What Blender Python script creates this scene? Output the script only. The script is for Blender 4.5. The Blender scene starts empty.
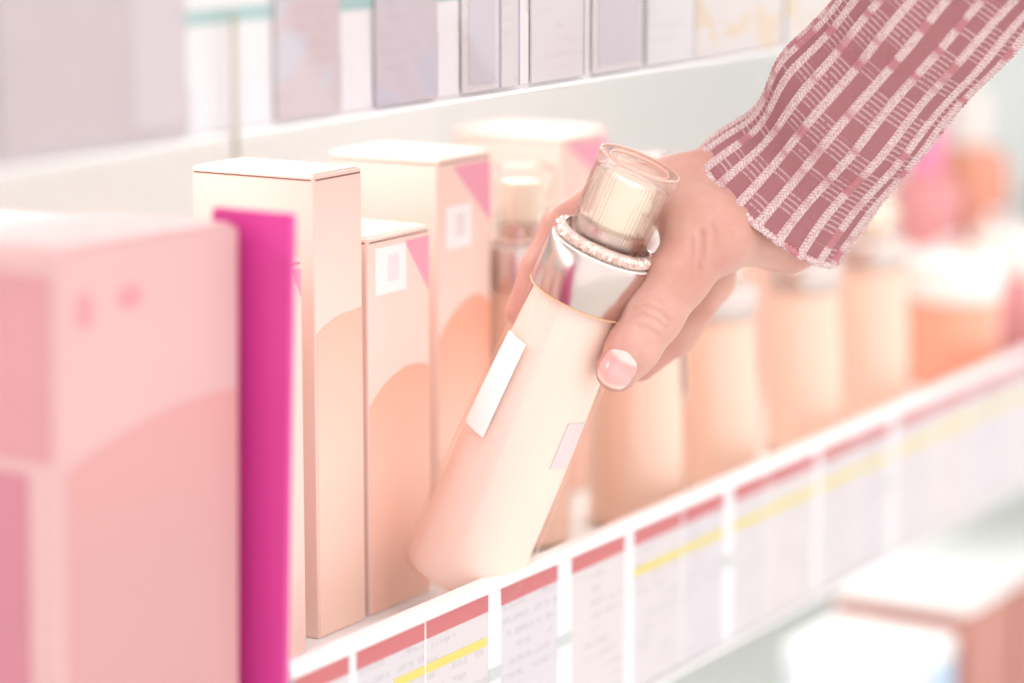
import bpy, bmesh, math, random
import numpy as np
from mathutils import Vector, Matrix
from mathutils.bvhtree import BVHTree

random.seed(7); rng = np.random.default_rng(7)
S = bpy.context.scene
COL = S.collection

# ---------------------------------------------------------------- camera
LENS = 100.0; YAW = math.radians(31.2); PITCH = math.radians(10.37)
CAM = Vector((0.0, -0.57, 1.30))
FW = Vector((math.cos(YAW)*math.cos(PITCH), math.sin(YAW)*math.cos(PITCH), -math.sin(PITCH)))
RT = Vector((math.sin(YAW), -math.cos(YAW), 0.0))
UP = RT.cross(FW)
cd = bpy.data.cameras.new('camera'); cam = bpy.data.objects.new('camera', cd); COL.objects.link(cam)
cd.lens = LENS; cd.sensor_width = 36.0; cd.clip_start = 0.02; cd.clip_end = 60
cam.matrix_world = Matrix.Translation(CAM) @ Matrix((RT, UP, -FW)).transposed().to_4x4()
cd.dof.use_dof = True; cd.dof.focus_distance = 1.10; cd.dof.aperture_fstop = 2.9; cd.dof.aperture_blades = 0
S.camera = cam

# ---------------------------------------------------------------- world, lights, exposure
w = bpy.data.worlds.new('world'); S.world = w; w.use_nodes = True
bg = w.node_tree.nodes['Background']; bg.inputs[0].default_value = (1.0, 0.985, 0.978, 1); bg.inputs[1].default_value = 1.28
def area(name, loc, target, sx, sy, power, color):
    ld = bpy.data.lights.new(name, 'AREA'); ld.shape = 'RECTANGLE'; ld.size = sx; ld.size_y = sy
    ld.energy = power; ld.color = color
    o = bpy.data.objects.new(name, ld); COL.objects.link(o); o.location = loc
    o.rotation_euler = (Vector(target)-Vector(loc)).to_track_quat('-Z', 'Y').to_euler()
    return o
area('ceiling_light', (0.5, -1.3, 2.75), (1.0, 0.0, 1.0), 2.4, 0.8, 5.5, (1.0, 0.97, 0.95))
area('ceiling_light', (3.2, -1.3, 2.75), (2.4, 0.0, 1.0), 2.4, 0.8, 5.5, (1.0, 0.97, 0.95))
S.view_settings.view_transform = 'Standard'; S.view_settings.look = 'None'
S.view_settings.gamma = 1.0; S.view_settings.use_curve_mapping = False
S.view_settings.exposure = 0.30

# ---------------------------------------------------------------- helpers
def srgb(c):
    return tuple(((v/255.0)/12.92 if v/255.0 <= 0.04045 else ((v/255.0+0.055)/1.055)**2.4) for v in c) + (1.0,)
class NT:
    def __init__(s, m): s.t = m.node_tree; s.n = m.node_tree.nodes
    def add(s, k, **kw):
        nd = s.n.new(k)
        for a, b in kw.items(): setattr(nd, a, b)
        return nd
    def link(s, a, b): s.t.links.new(a, b)
    def math(s, op, a, b=None, c=None):
        nd = s.n.new('ShaderNodeMath'); nd.operation = op
        for i, v in enumerate((a, b, c)):
            if v is None: continue
            if isinstance(v, (int, float)): nd.inputs[i].default_value = v
            else: s.link(v, nd.inputs[i])
        return nd.outputs[0]
    def mix(s, fac, a, b):
        nd = s.n.new('ShaderNodeMix'); nd.data_type = 'RGBA'
        if isinstance(fac, (int, float)): nd.inputs[0].default_value = fac
        else: s.link(fac, nd.inputs[0])
        for i, v in ((6, a), (7, b)):
            if isinstance(v, tuple): nd.inputs[i].default_value = v
            else: s.link(v, nd.inputs[i])
        return nd.outputs[2]
    def ramp(s, fac, stops, interp='LINEAR'):
        nd = s.n.new('ShaderNodeValToRGB'); cr = nd.color_ramp; cr.interpolation = interp
        while len(cr.elements) > 1: cr.elements.remove(cr.elements[-1])
        for i, (p, c) in enumerate(stops):
            e = cr.elements[0] if i == 0 else cr.elements.new(p)
            e.position = p; e.color = c
        s.link(fac, nd.inputs[0]); return nd.outputs[0]
def new_mat(name, col, rough=0.5, metal=0.0, spec=0.5, sss=0.0, sssr=(0.01, 0.005, 0.003), trans=0.0, ior=1.45, coat=0.0, grain=0.03, gscale=40):
    m = bpy.data.materials.new(name); m.use_nodes = True
    b = m.node_tree.nodes['Principled BSDF']; T = NT(m)
    c = srgb(col)
    b.inputs['Roughness'].default_value = rough; b.inputs['Metallic'].default_value = metal
    b.inputs['Specular IOR Level'].default_value = spec; b.inputs['IOR'].default_value = ior
    b.inputs['Transmission Weight'].default_value = trans; b.inputs['Coat Weight'].default_value = coat
    if sss:
        b.inputs['Subsurface Weight'].default_value = sss; b.inputs['Subsurface Radius'].default_value = sssr
        b.inputs['Subsurface Scale'].default_value = 1.0
    if grain:
        tc = T.add('ShaderNodeTexCoord'); nz = T.add('ShaderNodeTexNoise'); nz.inputs['Scale'].default_value = gscale
        nz.inputs['Detail'].default_value = 3
        T.link(tc.outputs['Object'], nz.inputs['Vector'])
        lo = tuple(v*(1-grain) for v in c[:3])+(1,); hi = tuple(min(1, v*(1+grain)) for v in c[:3])+(1,)
        T.link(T.mix(nz.outputs['Fac'], lo, hi), b.inputs['Base Color'])
    else:
        b.inputs['Base Color'].default_value = c
    return m
def clear_mat(name, tint, edge, gloss=1.45):
    """thin clear plastic: see-through, reflecting and taking on its own tint towards grazing angles"""
    m = bpy.data.materials.new(name); m.use_nodes = True; T = NT(m); T.n.clear()
    out = T.add('ShaderNodeOutputMaterial'); tr = T.add('ShaderNodeBsdfTransparent'); gl = T.add('ShaderNodeBsdfGlossy')
    gl.inputs['Roughness'].default_value = 0.06; gl.inputs['Color'].default_value = (1, 1, 1, 1)
    lw = T.add('ShaderNodeLayerWeight'); lw.inputs['Blend'].default_value = 0.5
    fr = T.math('ADD', 0.03, T.math('MULTIPLY', T.math('POWER', lw.outputs['Facing'], 5.0), gloss))
    T.link(T.mix(lw.outputs['Facing'], srgb(tint), srgb(edge)), tr.inputs['Color'])
    mx = T.add('ShaderNodeMixShader'); T.link(fr, mx.inputs[0]); T.link(tr.outputs[0], mx.inputs[1]); T.link(gl.outputs[0], mx.inputs[2])
    T.link(mx.outputs[0], out.inputs[0]); return m

def mesh_obj(name, verts, faces, mat, parent=None, smooth=False, uv=None):
    me = bpy.data.meshes.new(name); me.from_pydata([tuple(v) for v in verts], [], [tuple(f) for f in faces]); me.update()
    o = bpy.data.objects.new(name, me); COL.objects.link(o)
    if mat: me.materials.append(mat)
    if smooth: me.polygons.foreach_set('use_smooth', [True]*len(me.polygons))
    if uv is not None:
        l = me.uv_layers.new(name='UVMap'); idx = np.empty(len(me.loops), dtype=np.int32); me.loops.foreach_get('vertex_index', idx)
        l.data.foreach_set('uv', np.asarray(uv, dtype=np.float32)[idx].ravel())
    if parent: o.parent = parent
    return o
def bm_obj(name, bm, mat, parent=None, smooth=False):
    me = bpy.data.meshes.new(name); bmesh.ops.recalc_face_normals(bm, faces=bm.faces); bm.to_mesh(me); bm.free()
    if mat: me.materials.append(mat)
    if smooth: me.polygons.foreach_set('use_smooth', [True]*len(me.polygons))
    o = bpy.data.objects.new(name, me); COL.objects.link(o)
    if parent: o.parent = parent
    return o
def box(name, lo, hi, mat, parent=None, bev=0.0, seg=2):
    bm = bmesh.new(); bmesh.ops.create_cube(bm, size=1.0)
    for v in bm.verts:
        v.co = Vector([lo[i]+(v.co[i]+0.5)*(hi[i]-lo[i]) for i in range(3)])
    if bev: bmesh.ops.bevel(bm, geom=list(bm.edges), offset=bev, segments=seg, affect='EDGES', profile=0.5)
    o = bm_obj(name, bm, mat, parent, smooth=False)
    if bev:
        for p in o.data.polygons: p.use_smooth = False
    return o
def prism(name, poly, y0, y1, mat, parent=None):
    """polygon in x-z extruded along y"""
    n = len(poly); v = [(p[0], y0, p[1]) for p in poly]+[(p[0], y1, p[1]) for p in poly]
    f = [tuple(range(n)), tuple(range(2*n-1, n-1, -1))]+[(i, i+n, (i+1) % n+n, (i+1) % n) for i in range(n)]
    bm = bmesh.new(); vs = [bm.verts.new(c) for c in v]
    for q in f: bm.faces.new([vs[i] for i in q])
    return bm_obj(name, bm, mat, parent)
def lathe(name, prof, mat, parent=None, n=64, smooth=True, mod=None, closed=False):
    """profile of (radius, z) turned about z; mod(theta, r, z) changes the radius"""
    v = []; f = []
    for (r, z) in prof:
        for k in range(n):
            t = 2*math.pi*k/n; q = mod(t, r, z) if mod else r
            v.append((q*math.cos(t), q*math.sin(t), z))
    m = len(prof)
    for i in range(m-1 if not closed else m):
        j = (i+1) % m
        for k in range(n):
            f.append((i*n+k, i*n+(k+1) % n, j*n+(k+1) % n, j*n+k))
    if not closed:
        if prof[0][0] > 1e-6: f.append(tuple(reversed(range(n))))
        if prof[-1][0] > 1e-6: f.append(tuple(range((m-1)*n, m*n)))
    o = mesh_obj(name, v, f, mat, parent, smooth)
    if smooth:
        bm = bmesh.new(); bm.from_mesh(o.data); bmesh.ops.remove_doubles(bm, verts=bm.verts, dist=1e-6)
        bmesh.ops.recalc_face_normals(bm, faces=bm.faces)
        for e in bm.edges:
            if len(e.link_faces) == 2 and e.calc_face_angle(0) > math.radians(38): e.smooth = False
        bm.to_mesh(o.data); bm.free()
    return o
def empty(name, loc=(0, 0, 0), rz=0.0):
    o = bpy.data.objects.new(name, None); COL.objects.link(o); o.location = loc; o.rotation_euler = (0, 0, rz)
    o.empty_display_size = 0.01; return o
def tag(o, label, cat, group=None, kind=None):
    if label: o['label'] = label
    if cat: o['category'] = cat
    if group: o['group'] = group
    if kind: o['kind'] = kind
    return o

# ---------------------------------------------------------------- materials
M = {}
M['white'] = new_mat('white_steel', (240, 242, 240), 0.45, grain=0.015)
M['floor'] = new_mat('vinyl_floor', (226, 224, 220), 0.3, grain=0.05, gscale=6)
M['lip'] = new_mat('white_plastic_lip', (248, 247, 247), 0.25)
M['backing'] = new_mat('backing_strip', (236, 232, 230), 0.5)
M['teal'] = new_mat('teal_print', (166, 198, 192), 0.5)
M['teal_pale'] = new_mat('pale_teal_print', (206, 216, 212), 0.5)
M['film'] = clear_mat('clear_cover_film', (252, 251, 252), (249, 248, 249), 0.35)
M['carton'] = new_mat('peach_carton', (251, 218, 207), 0.42, grain=0.02)
M['carton_pink'] = new_mat('rose_carton', (212, 168, 168), 0.4, grain=0.05, gscale=18)
M['slit'] = new_mat('carton_slit', (150, 105, 92), 0.8)
M['sticker'] = new_mat('white_sticker', (250, 246, 246), 0.5)
M['lilac'] = new_mat('lilac_sticker', (228, 217, 222), 0.5)
M['smudge'] = new_mat('grey_print', (240, 230, 233), 0.6)
M['magenta_print'] = new_mat('magenta_print', (246, 164, 188), 0.45)
M['side_rose'] = new_mat('side_rose', (204, 142, 148), 0.5, grain=0.06, gscale=20)  # deeper rose: shade of the carton's left side put into the colour
M['magenta'] = new_mat('magenta_acrylic', (216, 66, 152), 0.3, coat=0.2)
M['rosepetal'] = new_mat('rose_print', (214, 144, 148), 0.5)
M['mauve_panel'] = new_mat('mauve_print', (196, 124, 138), 0.5, grain=0.1, gscale=25)
M['silver'] = new_mat('silver_collar', (212, 197, 191), 0.23, metal=1.0, grain=0.02)
M['ivory'] = new_mat('ivory_pump', (250, 244, 228), 0.4)
M['peach_body'] = new_mat('peach_lotion', (254, 231, 220), 0.35, grain=0.01)
M['peach_standing'] = new_mat('deep_peach_lotion', (250, 215, 197), 0.35, grain=0.01)
M['clear_wall'] = clear_mat('clear_wall', (253, 250, 248), (253, 248, 245), 0.5)
M['label'] = new_mat('blank_label', (254, 252, 250), 0.35, grain=0)
M['cap'] = new_mat('rose_clear_cap', (255, 250, 247), 0.03, trans=1.0, ior=1.40, grain=0)
def soften(m, tint, f):
    T = NT(m); out = [n for n in T.n if n.type == 'OUTPUT_MATERIAL'][0]; b = T.n['Principled BSDF']
    tr = T.add('ShaderNodeBsdfTransparent'); tr.inputs[0].default_value = srgb(tint); mx = T.add('ShaderNodeMixShader'); mx.inputs[0].default_value = f
    T.link(b.outputs[0], mx.inputs[1]); T.link(tr.outputs[0], mx.inputs[2]); T.link(mx.outputs[0], out.inputs[0])
soften(M['cap'], (255, 252, 250), 0.58)
M['crystal'] = new_mat('crystal_ring', (236, 212, 202), 0.15, metal=0.6, coat=0.6, grain=0.04)
M['rim'] = new_mat('rose_rim', (240, 186, 168), 0.15, coat=0.5, grain=0)
M['gold'] = new_mat('gold_line', (240, 196, 150), 0.3, grain=0)
M['jar_orange'] = new_mat('orange_jar', (242, 166, 138), 0.25, coat=0.5, sss=0.2, grain=0.04)
M['jar_lid'] = new_mat('white_lid', (250, 246, 240), 0.2, coat=0.5)
M['pink_bottle'] = new_mat('pink_bottle', (246, 150, 186), 0.3)
M['rose_bottle'] = new_mat('rose_bottle', (222, 150, 152), 0.3)
M['brown_carton'] = new_mat('brown_rose_carton', (190, 128, 116), 0.5, grain=0.12, gscale=30)
M['blue_carton'] = new_mat('pale_blue_carton', (176, 204, 226), 0.5)
M['grey_carton'] = new_mat('pale_grey_carton', (214, 216, 222), 0.5)
M['cord'] = new_mat('brown_cord', (170, 158, 140), 0.7)
M['led'] = new_mat('led_strip', (255, 250, 245), 0.4, grain=0)  # casing of the added fill strips

def wave_mat(name, z0, z1, top, bot):
    m = new_mat(name, top, 0.42, grain=0); T = NT(m); b = m.node_tree.nodes['Principled BSDF']
    tc = T.add('ShaderNodeTexCoord'); sp = T.add('ShaderNodeSeparateXYZ'); T.link(tc.outputs['Object'], sp.inputs[0])
    mr = T.add('ShaderNodeMapRange'); mr.inputs['From Min'].default_value = z0; mr.inputs['From Max'].default_value = z1
    T.link(sp.outputs['Z'], mr.inputs['Value'])
    T.link(T.ramp(mr.outputs[0], [(0.0, srgb(bot)), (0.55, srgb(bot)), (1.0, srgb(top))]), b.inputs['Base Color'])
    return m
def card_mat(name, base, ink, blot=None, seed=0.0):
    """price card with small illegible print lines"""
    m = new_mat(name, base, 0.5, grain=0); T = NT(m); b = m.node_tree.nodes['Principled BSDF']
    tc = T.add('ShaderNodeTexCoord'); mp = T.add('ShaderNodeMapping'); mp.inputs['Location'].default_value = (seed, seed*0.7, seed*0.31)
    T.link(tc.outputs['Object'], mp.inputs['Vector'])
    sp = T.add('ShaderNodeSeparateXYZ'); T.link(mp.outputs[0], sp.inputs[0])
    row = T.math('FRACT', T.math('MULTIPLY', sp.outputs['Z'], 170.0))
    line = T.math('LESS_THAN', row, 0.45)
    nz = T.add('ShaderNodeTexNoise'); nz.inputs['Scale'].default_value = 75; nz.inputs['Detail'].default_value = 0
    T.link(mp.outputs[0], nz.inputs['Vector'])
    n2 = T.add('ShaderNodeTexNoise'); n2.inputs['Scale'].default_value = 420; n2.inputs['Detail'].default_value = 1
    T.link(mp.outputs[0], n2.inputs['Vector'])
    ink_f = T.math('MULTIPLY', T.math('MULTIPLY', line, T.math('GREATER_THAN', nz.outputs['Fac'], 0.53)), T.math('GREATER_THAN', n2.outputs['Fac'], 0.45))
    col = T.mix(T.math('MULTIPLY', ink_f, 0.35), srgb(base), srgb(ink))
    if blot:
        n3 = T.add('ShaderNodeTexNoise'); n3.inputs['Scale'].default_value = 38; n3.inputs['Detail'].default_value = 1
        mp2 = T.add('ShaderNodeMapping'); mp2.inputs['Location'].default_value = (seed+3.3, 1.0, seed); T.link(tc.outputs['Object'], mp2.inputs['Vector'])
        T.link(mp2.outputs[0], n3.inputs['Vector'])
        col = T.mix(T.math('MULTIPLY', T.math('GREATER_THAN', n3.outputs['Fac'], 0.58), 0.6), col, srgb(blot))
    T.link(col, b.inputs['Base Color']); return m
M['red_band'] = new_mat('red_band', (212, 104, 106), 0.5)
M['yellow_band'] = new_mat('yellow_band', (236, 220, 96), 0.5)

# ---------------------------------------------------------------- setting and shelving
tag(box('floor', (-3, -4, -0.05), (7, 2, 0.0), M['floor']), 'pale vinyl shop floor below the shelving', 'floor', kind='structure')
tag(box('wall_back', (-3, 0.40, 0.0), (7, 0.46, 3.0), M['white']), 'white wall behind the shelving', 'wall', kind='structure')
SHELF = 0.985; X0, X1 = -0.6, 4.2; BACK = 0.30
unit = tag(empty('shelving_unit', (0, 0, 0)), 'white steel back panels and plinth of the cosmetics shelving', 'shelving')
for a, b in ((X0, 1.37), (1.37, X1)):
    box('back_panel', (a+0.001, BACK, 0.05), (b-0.001, BACK+0.03, 2.1), M['white'], unit, 0.002, 1)
for z in (SHELF-0.245, SHELF, SHELF+0.27, SHELF+0.60):
    nm = {SHELF-0.245: 'white shelf board below the price rail carrying brown cartons', SHELF: 'white shelf board carrying the peach cartons and bottles',
          SHELF+0.27: 'white shelf board above the peach cartons', SHELF+0.60: 'empty white shelf board at the top of the shelving'}[z]
    tag(box('shelf_board', (X0, 0.0035, z-0.022), (X1, BACK-0.0005, z), M['white'], None, 0.0015, 1), nm, 'shelf', 'shelf boards')
box('base_plinth', (X0, -0.0, 0.10), (X1, BACK, 0.30), M['white'], unit, 0.002, 1)
box('kick_plate', (X0, 0.03, 0.0), (X1, BACK, 0.0995), M['white'], unit, 0.001, 1)

def rail(name, z0, z1, label, X0, X1, teal):
    r = tag(empty(name, (0, 0, 0)), label, 'price rail', 'price rails along the shelf edges')
    h = z1-z0
    box('backing_strip', (X0, -0.0005, z0), (X1, 0.0030, z1-0.004), M['backing'], r)
    box('teal_stripe', (X0, -0.0009, z0+0.0365), (X1, -0.0005, z0+0.0415), M[teal], r)
    # top lip: rounded rail
    pr = [(0.0030, z1-0.0045), (-0.0040, z1-0.0045), (-0.0056, z1-0.0030), (-0.0058, z1-0.0008), (-0.0045, z1+0.0004), (0.0015, z1+0.0006), (0.0030, z1-0.0005)]
    n = len(pr); v = [(X0, p[0], p[1]) for p in pr]+[(X1, p[0], p[1]) for p in pr]
    f = [tuple(range(n)), tuple(range(2*n-1, n-1, -1))]+[(i, (i+1) % n, (i+1) % n+n, i+n) for i in range(n)]
    bm = bmesh.new(); vs = [bm.verts.new(c) for c in v]
    for q in f: bm.faces.new([vs[i] for i in q])
    bm_obj('top_lip', bm, M['lip'], r)
    box('bottom_lip', (X0, -0.0048, z0-0.0012), (X1, 0.0030, z0), M['lip'], r)
    box('clear_cover', (X0, -0.0046, z0), (X1, -0.0042, z1-0.0046), M['film'], r)
    return r
low_rail = rail('price_rail', 0.929, 1.0066, 'white price rail with red-banded cards below the held bottle', 0.7830, X1, 'teal_pale')
rail('price_rail', 0.929, 1.0066, 'white price rail section in front of the rose cartons', X0, 0.7400, 'teal_pale')
rail('price_rail', 1.198, 1.2756, 'white price rail with grey cards above the peach boxes', X0, X1, 'teal')

ORD = ['first', 'second', 'third', 'fourth', 'fifth', 'sixth', 'seventh', 'eighth', 'ninth', 'tenth', 'eleventh', 'twelfth', 'thirteenth', 'fourteenth', 'fifteenth', 'sixteenth', 'seventeenth', 'eighteenth']
# lower rail: (x0, x1, yellow from, yellow to, tint)
low = [(0.789, 0.8225, 0, 0, 0), (0.8275, 0.8730, .55, 1, 1), (0.8745, 0.9190, 0, .97, 0), (0.9290, 0.9730, 0, 0, 1), (0.9850, 1.0295, 0, 0, 2),
       (1.0385, 1.0815, 0, 1, 0), (1.0835, 1.1220, 0, 1, 1), (1.1330, 1.1665, 0, 1, 0), (1.1685, 1.2190, 0, 1, 2), (1.2260, 1.2680, 0, 1, 0), (1.2700, 1.3080, 0, 1, 1),
       (1.3180, 1.3640, 0, 1, 0), (1.3665, 1.4180, 0, 1, 2), (1.4205, 1.4770, 0, 1, 1), (1.4800, 1.5540, 0, 1, 0), (1.5570, 1.6200, 0, 1, 0)]
tint = [(226, 220, 219), (224, 219, 221), (228, 222, 218)]
for (a, b) in [(p[1], q[0]) for p, q in zip(low[:-1], low[1:])]:
    if b-a > 0.0012:
        tb = box('divider_tab', (a+0.0001, -0.0024, 0.9305), (b-0.0001, -0.0009, 1.0016), M['lip'], low_rail)
        if b-a > 0.009: box('tab_mark', (a+0.0003, -0.0027, 0.9655), (b-0.0003, -0.0024, 0.9705), M['teal_pale'], tb)
LOWM = [card_mat('price_card_print', t, (186, 178, 182), None, i*1.7) for i, t in enumerate(tint)]
for i, (a, b, ya, yb, t) in enumerate(low):
    mid = (a+b)/2; hw = (b-a)/2
    c = empty('price_card', (mid, -0.0018, 0.9305))
    box('card', (-hw, -0.0004, 0), (hw, 0.0004, 0.0715), LOWM[t], c)
    box('red_band', (-hw, -0.0008, 0.0640), (hw, -0.0004, 0.0712), M['red_band'], c)
    txt = 'red-banded price card'
    if yb > 0:
        box('yellow_band', (-hw+2*hw*ya, -0.0008, 0.0505), (-hw+2*hw*yb, -0.0004, 0.0538), M['yellow_band'], c)
        txt += ', yellow stripe'
    tag(c, '%s, %s from magenta divider' % (txt, ORD[i]), 'price card', 'price cards in the lower rail')
up = [(0.560, 0.640, 0, 'mauve grey'), (0.6420, 0.7340, 0, 'wide mauve grey'), (0.7835, 0.8215, 1, 'dusty pink'), (0.8440, 0.8845, 2, 'blue-tinged mauve'), (0.9020, 0.9285, 3, 'pale grey'),
      (0.9300, 0.9430, 3, 'narrow pale grey'), (0.9525, 0.9935, 4, 'pale grey blue-edged'), (1.0010, 1.0425, 3, 'pale grey'), (1.0470, 1.0885, 5, 'whitish'), (1.0900, 1.1760, 6, 'yellow and pink printed'), (1.1790, 1.26, 6, 'yellow and pink printed'), (1.263, 1.34, 5, 'whitish')]
UPM = [card_mat('grey_card_print', (196, 182, 182), (178, 162, 164), None, 4.1), card_mat('pink_card_print', (208, 190, 190), (186, 168, 172), (200, 204, 212), 2.2),
       card_mat('blue_card_print', (204, 194, 198), (182, 174, 184), (194, 196, 208), 6.3), card_mat('pale_card_print', (218, 210, 208), (200, 190, 194), None, 8.8),
       card_mat('edged_card_print', (219, 212, 212), (204, 194, 204), None, 9.1), card_mat('whitish_card_print', (222, 220, 218), (206, 200, 198), None, 3.9),
       card_mat('colour_card_print', (222, 216, 210), (216, 190, 170), (224, 196, 150), 5.5)]
M['blue_edge'] = new_mat('blue_edge', (178, 178, 196), 0.4)
M['white_block'] = new_mat('white_block', (236, 232, 232), 0.5)
M['grey_block'] = new_mat('grey_block', (203, 197, 201), 0.5)
for i, (a, b, t, d) in enumerate(up):
    mid = (a+b)/2; hw = (b-a)/2
    c = empty('price_card', (mid, -0.0018, 1.1995))
    box('card', (-hw, -0.0004, 0), (hw, 0.0004, 0.0715), UPM[t], c)
    if t in (3, 4): box('edge_strip', (hw-0.0006, -0.0008, 0), (hw, -0.0004, 0.0715), M['blue_edge'], c)
    if t == 0: box('light_panel', (-hw+2*hw*0.70, -0.0008, 0.004), (hw-0.002, -0.0004, 0.066), new_mat('light_panel', (206, 194, 196), 0.5), c)
    if t == 3 and hw > 0.012: box('grey_block', (-hw+0.004, -0.0008, 0.003), (hw-0.004, -0.0004, 0.044), M['grey_block'], c)
    tag(c, '%s card, %s in the upper rail counted towards the sleeve' % (d, ORD[i]), 'price card', 'cards in the upper rail')
# white blocks seen in the gaps of the upper rail are pieces of paper tucked into it
for i, (a, b) in enumerate(((0.737, 0.781), (0.8235, 0.8425), (0.8865, 0.9005), (0.9445, 0.9515))):
    c = tag(box('paper_slip', (a, -0.0012, 1.1995), (b, -0.0006, 1.2150+0.004*i), M['white_block']), 'white paper slip in a gap between upper rail cards, %s from hanging cord' % ORD[i], 'paper slip', 'paper slips in the upper rail')

# light strips added under the boards to brighten the compartments: fixture and its light
for zz, pw, lb in ((SHELF+0.27, 1.1, 'slim white light strip under the board above the peach cartons'), (SHELF, 1.1, 'slim white light strip under the board with the peach cartons')):
    fill_led = tag(empty('shelf_light', (0.85, 0.105, zz-0.0225)), lb, 'light', 'shelf lights')
    box('housing', (-0.72, -0.02, -0.008), (0.72, 0.02, 0.0), M['led'], fill_led, 0.001, 1)
    ll = bpy.data.lights.new('led_light', 'AREA'); ll.shape = 'RECTANGLE'; ll.size = 1.4; ll.size_y = 0.03; ll.energy = pw; ll.color = (1.0, 0.98, 0.975)
    lo_ = bpy.data.objects.new('led_light', ll); COL.objects.link(lo_); lo_.parent = fill_led; lo_.location = (0, 0, -0.0095)

# hanging cord by the upper rail
cz = []
bm = bmesh.new(); bmesh.ops.create_cone(bm, segments=10, radius1=0.0009, radius2=0.0009, depth=0.052, cap_ends=True)
co = bm_obj('hanging_cord', bm, M['cord'], None, True); co.location = (0.7535, -0.0070, 1.2125)
tag(co, 'thin brown cord hanging over the upper rail above peach box', 'cord')

# ---------------------------------------------------------------- cartons
def carton(loc, w, d, h, label, rz=0.0, body='carton', wave=None, corner=None, stickers=(), slit=True, group='peach cartons on the shelf'):
    """front-left-bottom corner at loc; w along the shelf, d into it"""
    o = empty('carton', loc, rz)
    box('body', (0, 0, 0), (w, d, h), M[body], o, 0.0009, 2)
    if slit:
        box('flap_slit', (0.0012, -0.00015, h-0.0022), (w-0.0012, 0.0004, h-0.0016), M['slit'], o)
        box('flap_slit', (-0.00015, 0.0012, h-0.0022), (0.0004, d-0.0012, h-0.0016), M['slit'], o)
        box('top_flap', (0.0012, 0.0012, h-0.0003), (w-0.0012, d-0.0012, h+0.0005), M[body], o)
    if wave:
        zl, zp, zr, mt = wave
        pts = [(0.0008, 0.0012), (w-0.0008, 0.0012)]
        N = 16; crv = []
        for k in range(N+1):
            s = k/N; z = zl+(zp-zl)*math.sin(math.pi/2*min(1, s/0.72))**0.8-(zp-zr)*max(0, (s-0.72)/0.28)**2
            crv.append((0.0008+s*(w-0.0016), z))
        pts += list(reversed(crv))
        prism('orange_wave', pts, -0.0002, 0.0002, mt, o)
    if corner:
        cw, ch = corner
        prism('magenta_corner', [(w-cw, h-0.004), (w-0.0008, h-0.004), (w-0.0008, h-0.004-ch)], -0.00025, 0.0002, M['magenta_print'], o)
    for (sx0, sx1, sz0, sz1) in stickers:
        s_ = box('sticker', (sx0, -0.0005, sz0), (sx1, 0.0002, sz1), M['sticker'], o)
        box('print_mark', (sx0+(sx1-sx0)*0.4, -0.0007, sz0+(sz1-sz0)*0.25), (sx0+(sx1-sx0)*0.75, -0.0005, sz0+(sz1-sz0)*0.8), M['smudge'], s_)
    tag(o, label, 'carton', group); return o
W1 = wave_mat('wave_print_pale', 0.0, 0.125, (249, 192, 172), (251, 214, 198))
W2 = wave_mat('wave_print_coral', 0.0, 0.105, (249, 174, 148), (251, 206, 188))
carton((0.879, 0.0505, SHELF), 0.0325, 0.058, 0.1825, 'tall peach carton with pale wave front standing right behind the magenta divider', wave=(0.121, 0.127, 0.128, W1))
carton((0.9165, 0.0515, SHELF), 0.0448, 0.045, 0.1535, 'shorter peach carton with coral wave, white sticker and magenta corner behind bottle base', wave=(0.086, 0.0985, 0.096, W2),
       corner=(0.018, 0.022), stickers=[(0.005, 0.027, 0.130, 0.149)])
carton((0.9885, 0.0650, SHELF), 0.0425, 0.055, 0.1765, 'tall peach carton with sticker and magenta corner next to standing bottle', wave=(0.100, 0.116, 0.110, W2),
       corner=(0.030, 0.026), stickers=[(0.006, 0.026, 0.138, 0.156)])
carton((1.1345, 0.0900, SHELF), 0.0420, 0.059, 0.1710, 'peach carton with pink corner behind the standing clear-capped bottle', corner=(0.038, 0.022), wave=(0.100, 0.112, 0.108, W2))
carton((0.8240, 0.0440, SHELF), 0.0375, 0.045, 0.1540, 'narrow peach carton almost hidden behind the magenta divider', corner=(0.006, 0.011), wave=None)
# blurred rose cartons
def rose(loc, w, d, h, label, left_panel=False, marks=()):
    o = empty('carton', loc)
    box('body', (0, 0, 0), (w, d, h), M['carton_pink'], o, 0.003, 3)
    box('top_flap', (0.003, 0.003, h-0.0003), (w-0.003, d-0.003, h+0.0006), M['carton_pink'], o)
    if left_panel: box('side_panel', (-0.0004, 0.013, 0.004), (0.0002, d-0.002, 0.108), M['mauve_panel'], o); box('side_print', (-0.0003, 0.003, 0.112), (0.0002, d-0.002, 0.172), M['side_rose'], o)  # lower panel is print; upper sheet paints the shade of this side
    for (mx, mz, rx, rz_) in marks:
        prism('petal_print', [(mx+rx*math.cos(t*math.pi/8), mz+rz_*math.sin(t*math.pi/8)) for t in range(16)], -0.0003, 0.0002, M['rosepetal'], o)
    tag(o, label, 'carton', 'rose cartons beside the magenta divider'); return o
WR_ = wave_mat('wave_print_rose', 0.0, 0.130, (211, 151, 148), (202, 150, 148))
ro = rose((0.6725, 0.0060, SHELF+0.0026), 0.0960, 0.062, 0.1800, 'wide rose carton with pale top half leaning on the magenta divider', True, [(0.013, 0.160, 0.004, 0.006), (0.036, 0.162, 0.006, 0.004)])
ro.rotation_euler = (0, math.radians(1.5), 0)
wv = [(0.003, 0.003), (0.093, 0.003)]+[(0.093-0.090*k/20, 0.108+0.016*math.sin(math.pi*(1-k/20)*0.55+0.1)) for k in range(21)]
prism('rose_wave', wv, -0.0002, 0.0002, WR_, ro)
ro = rose((0.6725, 0.0720, SHELF+0.0026), 0.0960, 0.062, 0.1775, 'wide rose carton in the row behind the leaning one'); ro.rotation_euler = (0, math.radians(1.5), 0)

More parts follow.
